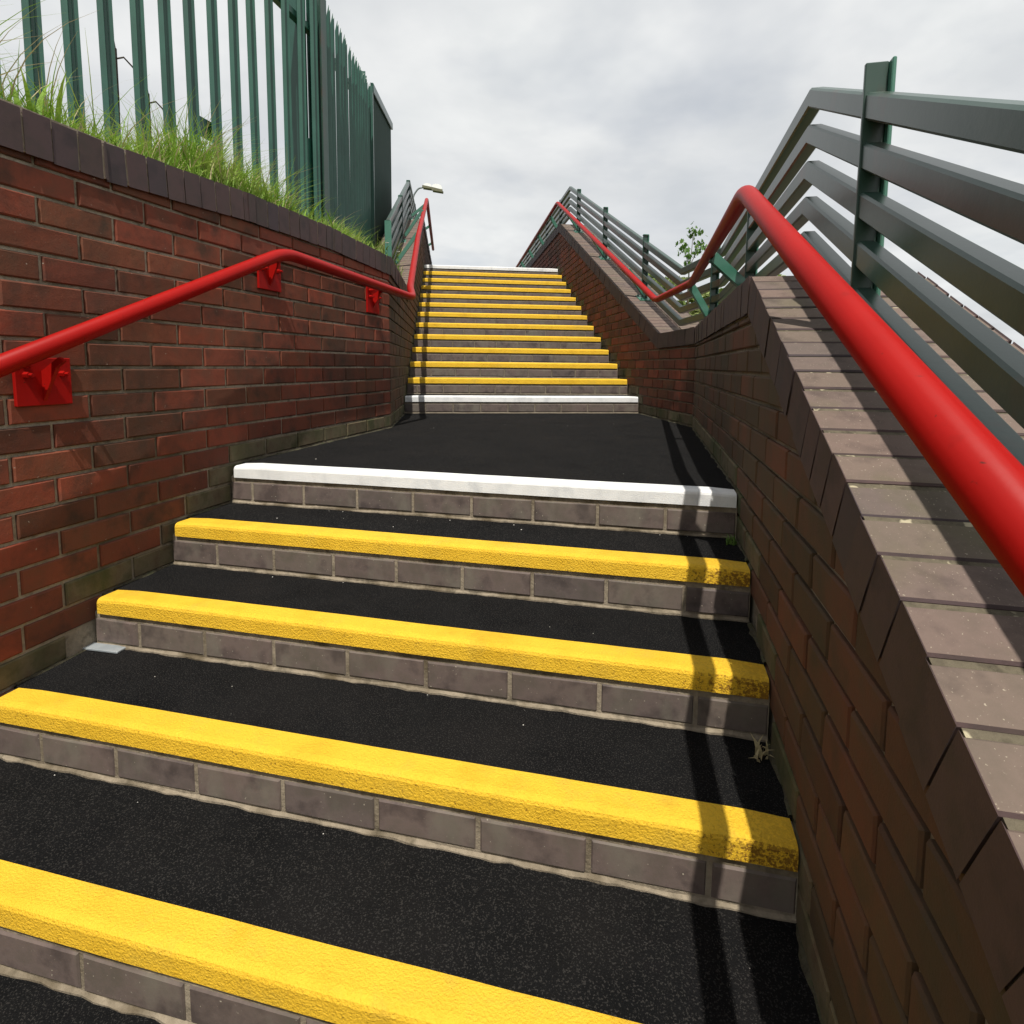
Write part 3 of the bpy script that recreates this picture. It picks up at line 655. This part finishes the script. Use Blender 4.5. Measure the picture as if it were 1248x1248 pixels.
bm = bmesh.new(); S = 900; v = [bm.verts.new(p) for p in ((-S, -S, -1.80), (S, -S, -1.80), (S, S, -1.80), (-S, S, -1.80))]; bm.faces.new(v)
o = link('ground', bm, MT['field']); o['kind'] = 'structure'

# ---------------------------------------------------------------- palisade fence
pf = thing('fence', 'tall green steel palisade fence standing in the grass above the left wall', 'fence', (0, 0, 0))
def pale_mesh():
    bm = bmesh.new(); H = 1.86; w_ = [(-.034, 0), (-.022, .016), (-.008, .004), (0, .010), (.008, .004), (.022, .016), (.034, 0)]
    back = [(x, y-.003) for x, y in w_][::-1]; prof = w_+back
    a = [bm.verts.new((p[0], p[1], 0)) for p in prof]; b = [bm.verts.new((p[0]*(.999), p[1], H-.08*(1 if abs(p[0]) > .03 else (0 if abs(p[0]) > .015 or p[0] == 0 else .5)))) for p in prof]
    n = len(prof); bm.faces.new(a[::-1])
    for i in range(n): bm.faces.new((a[i], a[(i+1) % n], b[(i+1) % n], b[i]))
    h = len(w_)
    for i in range(h-1): bm.faces.new((b[i], b[i+1], b[n-2-i], b[n-1-i]))
    bmesh.ops.recalc_face_normals(bm, faces=bm.faces)
    me = bpy.data.meshes.new('pale'); bm.to_mesh(me); bm.free(); me.materials.append(MT['fence']); return me
PM = pale_mesh()
def pale(p, ang):
    o = link('pale', PM, None, pf); o.location = p; o.rotation_euler = (R.uniform(-.004, .004), R.uniform(-.004, .004), ang)
y = .223-.155*12
yc = 1.86
while y < 1.80:
    pale((-2.27, y, 1.02+R.uniform(-.006, .006)), rad(-90)); y += .155
cB = Vector((-2.27, yc, 0)); dB = DY
def zb_(t): return 1.04+.216*t
t = .09
while t < 4.5:
    p = cB+dB*t; 
    pale((p.x, p.y, zb_(t)), math.atan2(dB.y, dB.x)+math.pi); t += .155 if t < 2.3 else .078
for zz in (.20, 1.60):
    bm = bmesh.new(); box(bm, (-2.305, (-1.9+1.8)/2, 1.02+zz), .045, 3.74, .045); bev(bm, .003); link('rail', bm, MT['fence'], pf)
    bm = bmesh.new(); sweep(bm, [cB-DX*.035+dB*.05+Vector((0, 0, zb_(0)+zz)), cB-DX*.035+dB*4.5+Vector((0, 0, zb_(4.5)+zz))], octa(.045, .045)); link('rail', bm, MT['fence'], pf)
def ipost(p, ax, ay, h, name='post'):
    bm = bmesh.new(); Z = Vector((0, 0, 1)); p = Vector(p)
    box(bm, p+Z*h/2, .008, .09, h, ax, ay)
    box(bm, p+Z*h/2+ay*.049, .075, .008, h, ax, ay); box(bm, p+Z*h/2-ay*.049, .075, .008, h, ax, ay)
    return link(name, bm, MT['fence'], pf)
X_, Y_ = Vector((1, 0, 0)), Vector((0, 1, 0))
for yy in (-1.30, 1.72): ipost((-2.36, yy, .9), X_, Y_, 2.0)
ipost((-2.31, 1.88, .9), Y_, X_, 2.1); 
for t in (2.35, 4.55):
    p = cB+dB*t-DX*.05; ipost((p.x, p.y, zb_(t)-.1), DX, DY, 2.05)
# rounded cover plate bolted behind the pales
bm = bmesh.new(); prf = [(-.085, 0), (.085, 0)]+[(.085*math.cos(a), .80+.085*math.sin(a)) for a in [math.pi*i/10 for i in range(11)]]
prism(bm, prf, lambda p: (-2.295, 1.74+p[0], 1.02+p[1]), lambda p: (-2.288, 1.74+p[0], 1.02+p[1])); link('cover_plate', bm, MT['fence'], pf)
bm = bmesh.new(); box(bm, (-2.292, .79, 1.60), .008, .12, .10); bev(bm, .002); link('fish_plate', bm, MT['fence'], pf)
# corner angle
bm = bmesh.new(); box(bm, (-2.245, 1.845, 1.98), .012, .05, 2.0); box(bm, (-2.27, 1.872, 1.98), .05, .012, 2.0); bev(bm, .002); link('corner_angle', bm, MT['rail_green'], pf)
# closed sheet at the far end
a0, a1 = cB+dB*2.42+DX*.022, cB+dB*4.6+DX*.022
bm = bmesh.new()
prism(bm, [(0, zb_(2.42)-.1), (2.18, zb_(4.6)-.1), (2.18, zb_(4.6)+1.86), (0, zb_(2.42)+1.88)], lambda p: a0+dB*p[0]+Vector((0, 0, p[1])), lambda p: a0+dB*p[0]+DX*.006+Vector((0, 0, p[1])))
link('sheet_panel', bm, MT['sheet'], pf)
bm = bmesh.new(); sweep(bm, [a0+DX*.02+Vector((0, 0, zb_(2.42)+1.83)), a1+DX*.02+Vector((0, 0, zb_(4.6)+1.81))], octa(.03, .09)); link('top_trim', bm, MT['fence'], pf)
bm = bmesh.new(); box(bm, a0+DX*.012+Vector((0, 0, zb_(2.42)+.86)), .03, .05, 1.95, DX, DY); link('edge_trim', bm, MT['fence'], pf)

# old timber stakes beyond the fence
stake = None
for i, (x, yv, h, le) in enumerate([(-2.60, .54, 1.95, 'old dark timber stake with a wire hook, behind the leftmost gap of the fence'), (-2.60, .72, 1.82, 'shorter old timber stake behind the second gap of the fence')]):
    bm = bmesh.new(); pts = [(0, 0, -.75), (.01, 0, -.3), (.0, .01, -.06), (.004, .004, 0)]
    tube(bm, pts[:3], .020, 8); tube(bm, [(0, .01, -.062), (.006, .008, .0)], .017, 8, .006)
    tube(bm, [(0, 0, -.12), (.03, .045, -.09), (.05, .09, -.13), (.05, .10, -.19)], .0045, 6)
    o = tag(link('timber_stake', bm, MT['timber']), le, 'stake', 'old stakes behind the fence'); o.location = (x, yv, h+.02)

# ---------------------------------------------------------------- grass and weeds
def blade(bm, p, h, lean, az, wd, curl=.5, n=4):
    d = Vector((math.cos(az), math.sin(az), 0)); sd_ = Vector((-d.y, d.x, 0)); prev = None
    for i in range(n+1):
        t = i/n; c = Vector(p)+d*(lean*t**(1.6+curl))+Vector((0, 0, h*(t-.28*curl*t**3))); ww = wd*(1-t**1.5)*.5+.0002
        tw = .6*math.sin(az*3+t*2); s2 = (sd_*math.cos(tw)+d*math.sin(tw))
        cur = (bm.verts.new(c-s2*ww), bm.verts.new(c+s2*ww))
        if prev: bm.faces.new((prev[0], prev[1], cur[1], cur[0]))
        prev = cur
bm = bmesh.new(); bs = bmesh.new()
def tuft(x, y, hs, n, lush=1.0, z=None):
    z = left_ground(x, y)-.02 if z is None else z
    for _ in range(n):
        az = R.uniform(0, 6.28); h = hs*R.uniform(.45, 1.15); b_ = bm if R.random() < .86 else bs
        blade(b_, (x+R.gauss(0, .018), y+R.gauss(0, .018), z), h, h*R.uniform(.15, 1.1), az, R.uniform(.003, .0068)*lush, R.uniform(.2, 1.2))
for _ in range(1600):
    y = R.uniform(-1.6, 1.45); x = -1.664-abs(R.gauss(0, .20))-R.uniform(0, .03)
    edge = max(0, 1-(-1.664-x)/.10)
    hh = .18+.06*math.sin(y*5.1)+.05*math.sin(y*13)
    hh *= 1.15 if y < .75 else (.95 if y < 1.15 else .80)
    tuft(x, y, hh*(1-.45*edge), R.randrange(5, 9))
for _ in range(230):                    # the strip between the coping and the fence beyond the corner
    s = R.uniform(-.1, 3.6); oo = -.33-abs(R.gauss(0, .12)) if s > .5 else R.uniform(-.52, -.22)
    p = F_LU(s, 0, oo); tuft(p.x, p.y, (.15 if s < 1.5 else .11), R.randrange(3, 6), z=left_ground(p.x, p.y)+(0 if oo < -.44 else .0))
for _ in range(300):                    # weeds growing over the outer part of the sloping coping
    s = R.uniform(1.2, 3.0); oo = R.uniform(-.44, -.10 if s < 2.2 else -.16); p = F_LU(s, 0, oo); tuft(p.x, p.y, R.uniform(.06, .19), 4, 1.1, z=zUL(s)-.01)
for _ in range(130):                    # long stems leaning out over the wall
    y = R.uniform(-1.4, 1.35); h = R.uniform(.22, .38)*(1 if y < .7 else .75)
    x = -1.68-R.uniform(0, .22); blade(bm if R.random() < .65 else bs, (x, y, 1.03), h, h*R.uniform(.2, .9), R.uniform(-1.5, 1.9), .0042, .6, 6)
for _ in range(26):                     # broad leaves
    y = R.uniform(-1.3, 1.3); blade(bm, (-1.68-R.uniform(0, .08), y, 1.03), R.uniform(.12, .24), R.uniform(.05, .16), R.uniform(0, 6.28), .02, .6, 5)
o = link('grass', bm, MT['grass'], smooth=False); o['kind'] = 'stuff'
o = link('dry_grass', bs, MT['straw']); o['kind'] = 'stuff'
# small weeds rooted at the foot of the right wall
for i, (x, y, z, lb) in enumerate([(.262, -.05, -RISE, 'small green weed in the corner of the first tread below the landing'),
                                   (.262, -.63, -3*RISE, 'tiny dry weed in the shaded corner of the third tread by the right wall')]):
    bm = bmesh.new()
    for _ in range(16): blade(bm, (R.gauss(0, .008), R.gauss(0, .012), 0), R.uniform(.015, .045), R.uniform(.01, .03), R.uniform(0, 6.28), .007, .8, 3)
    o = tag(link('weed', bm, MT['leaf'] if i == 0 else MT['straw']), lb, 'weed'); o.location = (x, y, z-.004)
bm = bmesh.new()
for _ in range(170):                    # leafy weeds rooted in the outer joint of the left upper coping
    s = R.uniform(1.45, 2.75); p = F_LU(s, zUL(s)-.01, R.uniform(-.45, -.17))
    for _k in range(3): blade(bm, p, R.uniform(.06, .24), R.uniform(.02, .10), R.uniform(0, 6.28), R.uniform(.006, .017), .7, 4)
o = link('weeds', bm, MT['leaf_pale']); o['kind'] = 'stuff'
# flowering weeds above the left corner
def flower_weed(p, h, lb):
    t = thing('flowering_weed', lb, 'weed', p, 'white-flowered weeds by the left railing')
    bm = bmesh.new(); tube(bm, [(0, 0, 0), (.01, .01, h*.5), (0, .02, h)], .003, 5, .0015); link('stem', bm, MT['leaf'], t)
    bm = bmesh.new()
    for i in range(9): blade(bm, (0, 0, h*(.1+.09*i)), R.uniform(.03, .06), R.uniform(.04, .08), i*2.4, .018, .7, 3)
    link('leaves', bm, MT['leaf'], t)
    bm = bmesh.new()
    for i in range(11):
        a = i*.571; c = Vector((0, .02, h)); d = Vector((math.cos(a), math.sin(a), .35)).normalized(); s_ = Vector((-math.sin(a), math.cos(a), 0))
        v = [bm.verts.new(c), bm.verts.new(c+d*.012+s_*.006), bm.verts.new(c+d*.02), bm.verts.new(c+d*.012-s_*.006)]; bm.faces.new(v)
    bmesh.ops.solidify(bm, geom=bm.faces[:], thickness=.001)
    link('flower', bm, MT['petal'], t)
pa = F_LU(1.95, zUL(1.95)-.01, -.12); flower_weed(pa, .235, 'weed with a white flower head, lower one beside the green strut')
pb = F_LU(1.75, zUL(1.75)-.01, -.20); flower_weed(pb, .36, 'taller weed with a white flower head close to the left railing end')

# ---------------------------------------------------------------- shrubs and sapling
def leaf_cloud(bm, c, rx, ry, rz_, n, size, jag=1.0):
    cl_ = [(Vector((R.gauss(0, .45), R.gauss(0, .45), R.gauss(.1, .45))), R.uniform(.18, .42)) for _ in range(16)]
    for _ in range(n):
        cc, rr_ = R.choice(cl_); d = Vector((R.gauss(0, 1), R.gauss(0, 1), R.gauss(0, 1))).normalized()*rr_*R.random()**.33
        q = cc+d
        if q.length > 1: q = q*(R.uniform(.55, 1)/q.length)
        p = Vector(c)+Vector((q.x*rx, q.y*ry, q.z*rz_))
        if p.z < c[2]-rz_: p.z = c[2]-rz_*R.random()
        s = size*R.uniform(.6, 1.3); u_ = Vector((R.gauss(0, 1), R.gauss(0, 1), R.gauss(0, .6))).normalized(); v_ = u_.cross(Vector((R.gauss(0, 1), R.gauss(0, 1), R.gauss(0, 1)))).normalized()
        k = u_.cross(v_)*s*.2
        a, b, cdn, dd = p-u_*s, p+v_*s*.45+k, p+u_*s, p-v_*s*.45+k
        bm.faces.new([bm.verts.new(x) for x in (a, b, cdn, dd)])
def shrub(x, y, rx, rz_, lb, m, n=2600, size=.035, ztop=None):
    g = right_ground(x, y)-.05; t = thing('shrub', lb, 'shrub', (x, y, g), 'shrubs behind the right-hand railing')
    H = (ztop-g) if ztop else rz_*2
    bm = bmesh.new(); leaf_cloud(bm, (0, 0, H*.5), rx, rx*.9, H*.5/1.0, n, size); link('foliage', bm, MT[m], t)
    bm = bmesh.new()
    for i in range(7):
        a = i*.9; tube(bm, [(0, 0, -.1), (.1*math.cos(a), .1*math.sin(a), H*.35), (rx*.5*math.cos(a), rx*.5*math.sin(a), H*.8)], .014, 6, .004)
    link('stem', bm, MT['bark'], t)
shrub(.75, 5.0, .62, .5, 'pale green shrub seen between the railing bars right of the low bend', 'leaf_pale', 6000, .034, 1.34)
shrub(1.55, 5.3, .70, .5, 'yellow-green shrub behind the railing under the red rail peak', 'leaf_pale', 5500, .034, 1.50)
shrub(2.5, 5.6, .70, .5, 'loose pale shrub furthest right, low behind the near railing post', 'leaf_pale', 3200, .034, 1.42)
shrub(.10, 7.6, .62, .5, 'darker shrub behind the climbing railing bars, just left of the young tree', 'leaf_pale', 4500, .032, 1.86)
shrub(-.75, 9.3, .62, .5, 'small thin shrub showing through the upper railing bars', 'leaf', 2200, .03, 2.22)
# sapling with a few lobed leaves
sp = thing('sapling', 'young tree with a few lobed green leaves rising against the sky behind the railing bend', 'tree', (.40, 4.53, right_ground(.4, 4.53)-.05))
z0_ = right_ground(.4, 4.53)-.05
def L_(x, y, z): return (x-.40, y-4.53, z-z0_)
bm = bmesh.new()
tube(bm, [L_(.40, 4.53, z0_), L_(.37, 4.53, 1.1), L_(.375, 4.53, 1.50)], .012, 8, .006); link('trunk', bm, MT['bark'], sp)
tips = [(.29, 4.49, 1.66), (.47, 4.54, 1.68), (.40, 4.535, 1.80), (.36, 4.5, 1.56), (.43, 4.53, 1.60), (.31, 4.5, 1.60), (.455, 4.53, 1.80), (.50, 4.53, 1.63), (.335, 4.5, 1.47)]
for tpt in tips[:3]:
    bm = bmesh.new(); tube(bm, [L_(.375, 4.53, 1.45), L_((.375+tpt[0])/2+.005, 4.52, (1.45+tpt[2])/2), L_(*tpt)], .005, 6, .002); link('branch', bm, MT['bark'], sp)
def lobed(c, s, az, tilt):
    bm = bmesh.new(); pts = [(0, -.9), (.35, -.55), (.8, -.5), (.5, -.1), (.95, .2), (.42, .3), (.3, .75), (0, 1), (-.3, .75), (-.42, .3), (-.95, .2), (-.5, -.1), (-.8, -.5), (-.35, -.55)]
    M3 = Matrix.Rotation(az, 3, 'Z') @ Matrix.Rotation(tilt, 3, 'X'); cv = bm.verts.new(Vector(c))
    vv = [bm.verts.new(Vector(c)+M3 @ Vector((p[0]*s, p[1]*s, -.25*s*abs(p[0])))) for p in pts]
    for i in range(len(vv)): bm.faces.new((cv, vv[i], vv[(i+1) % len(vv)]))
    link('leaf', bm, MT['leaf'], sp)
for tpt in tips:
    for _ in range(15):
        c = L_(tpt[0]+R.gauss(0, .028), tpt[1]+R.gauss(0, .04), tpt[2]+R.gauss(0, .035)); lobed(c, R.uniform(.018, .031), R.uniform(0, 6.28), R.uniform(.5, 2.0))

# ---------------------------------------------------------------- street lamp
lt = thing('street_lamp', 'grey street lamp with a curved arm and white-topped head far behind the left railing', 'street lamp', (-9.10, 19.35, 1.6))
RVh = Vector((rv.x, rv.y, 0)).normalized(); Z = Vector((0, 0, 1)); base = Vector((-9.10, 19.35, 1.6))
bm = bmesh.new(); tube(bm, [(0, 0, 0), (0, 0, 1.2)], .09, 12); tube(bm, [(0, 0, 1.2), (0, 0, 4.75)], .055, 12, .045); link('pole', bm, MT['lamp_grey'], lt, smooth=True)
bm = bmesh.new(); tube(bm, rounded([Vector((0, 0, 4.7)), Vector((0, 0, 5.25))+RVh*.02, RVh*.22+Z*5.52, RVh*.42+Z*5.56], .25), .032, 10); link('arm', bm, MT['lamp_grey'], lt, smooth=True)
hd = (RVh-Z*.11).normalized(); hu = hd.cross(Vector((-RVh.y, RVh.x, 0))).normalized(); hu = hu if hu.z > 0 else -hu; hs = hd.cross(hu)
h0 = RVh*.40+Z*5.56
bm = bmesh.new(); prism(bm, [(0, -.03), (.37, -.04), (.38, -.09), (.77, -.105), (.77, -.035), (.37, .01), (0, .04)], lambda p: h0+hd*p[0]+hu*p[1]-hs*.13, lambda p: h0+hd*p[0]+hu*p[1]+hs*.13); bev(bm, .01); link('lamp_tray', bm, MT['lamp_olive'], lt)
for a0_, a1_, hh in ((.03, .34, .12), (.36, .73, .14)):
    bm = bmesh.new(); prf = [(a0_, .0)]+[((a0_+a1_)/2-math.cos(math.pi*i/8)*(a1_-a0_)/2, .01+hh*math.sin(math.pi*i/8)**.6) for i in range(9)]+[(a1_, -.02)]
    prism(bm, prf, lambda p: h0+hd*p[0]+hu*p[1]-hs*.12, lambda p: h0+hd*p[0]+hu*p[1]+hs*.12); bev(bm, .02, 2); link('lamp_cover', bm, MT['lamp_white'], lt)

# ---------------------------------------------------------------- soil and moss gathered along the wall feet
def dirt_strip(name, segs, m):
    bm = bmesh.new()
    for (p, q, inw, z) in segs:
        p, q, inw = Vector(p), Vector(q), Vector(inw).normalized(); L0 = (q-p).length; n = max(6, int(L0/.02)); prev = None
        for i in range(n+1):
            c = p+(q-p)*(i/n); wd = max(.002, .007+.006*math.sin(i*.7+p.x*9)*math.sin(i*.23)+R.uniform(-.003, .004)); h = max(.001, wd*.45+R.uniform(-.002, .003))
            cur = [bm.verts.new(Vector((c.x, c.y, z+h))), bm.verts.new(Vector((c.x, c.y, z+h*.5))+inw*wd*.6), bm.verts.new(Vector((c.x, c.y, z-.005))+inw*wd)]
            if prev:
                for j in range(2): bm.faces.new((prev[j], prev[j+1], cur[j+1], cur[j]))
            prev = cur
    o = link(name, bm, m); o['kind'] = 'stuff'
sg = [((.287, .075, 0), (.287, 2.05, 0), (-1, 0, 0), -.004), ((-1.573, .075, 0), (-1.573, 1.42, 0), (1, 0, 0), -.004), ((.285, 2.05, 0), (-.075, 3.055, 0), -DX, -.004), ((-1.571, 1.42, 0), (-1.92, 2.40, 0), DX, -.004)]
for k in range(1, 8):
    sg.append(((.287, -k*GO+.075, 0), (.287, -k*GO+.295, 0), (-1, 0, 0), -k*RISE-.004)); sg.append(((-1.573, -k*GO+.075, 0), (-1.573, -k*GO+.295, 0), (1, 0, 0), -k*RISE-.004))
MT['soil'] = mat('soil_and_moss', [(.030, .026, .018), (.075, .066, .040), (.045, .055, .020)], rough=1, scale=30, bump=.9, bscale=90, bdist=.01, objrand=False)
dirt_strip('dirt', sg, MT['soil'])
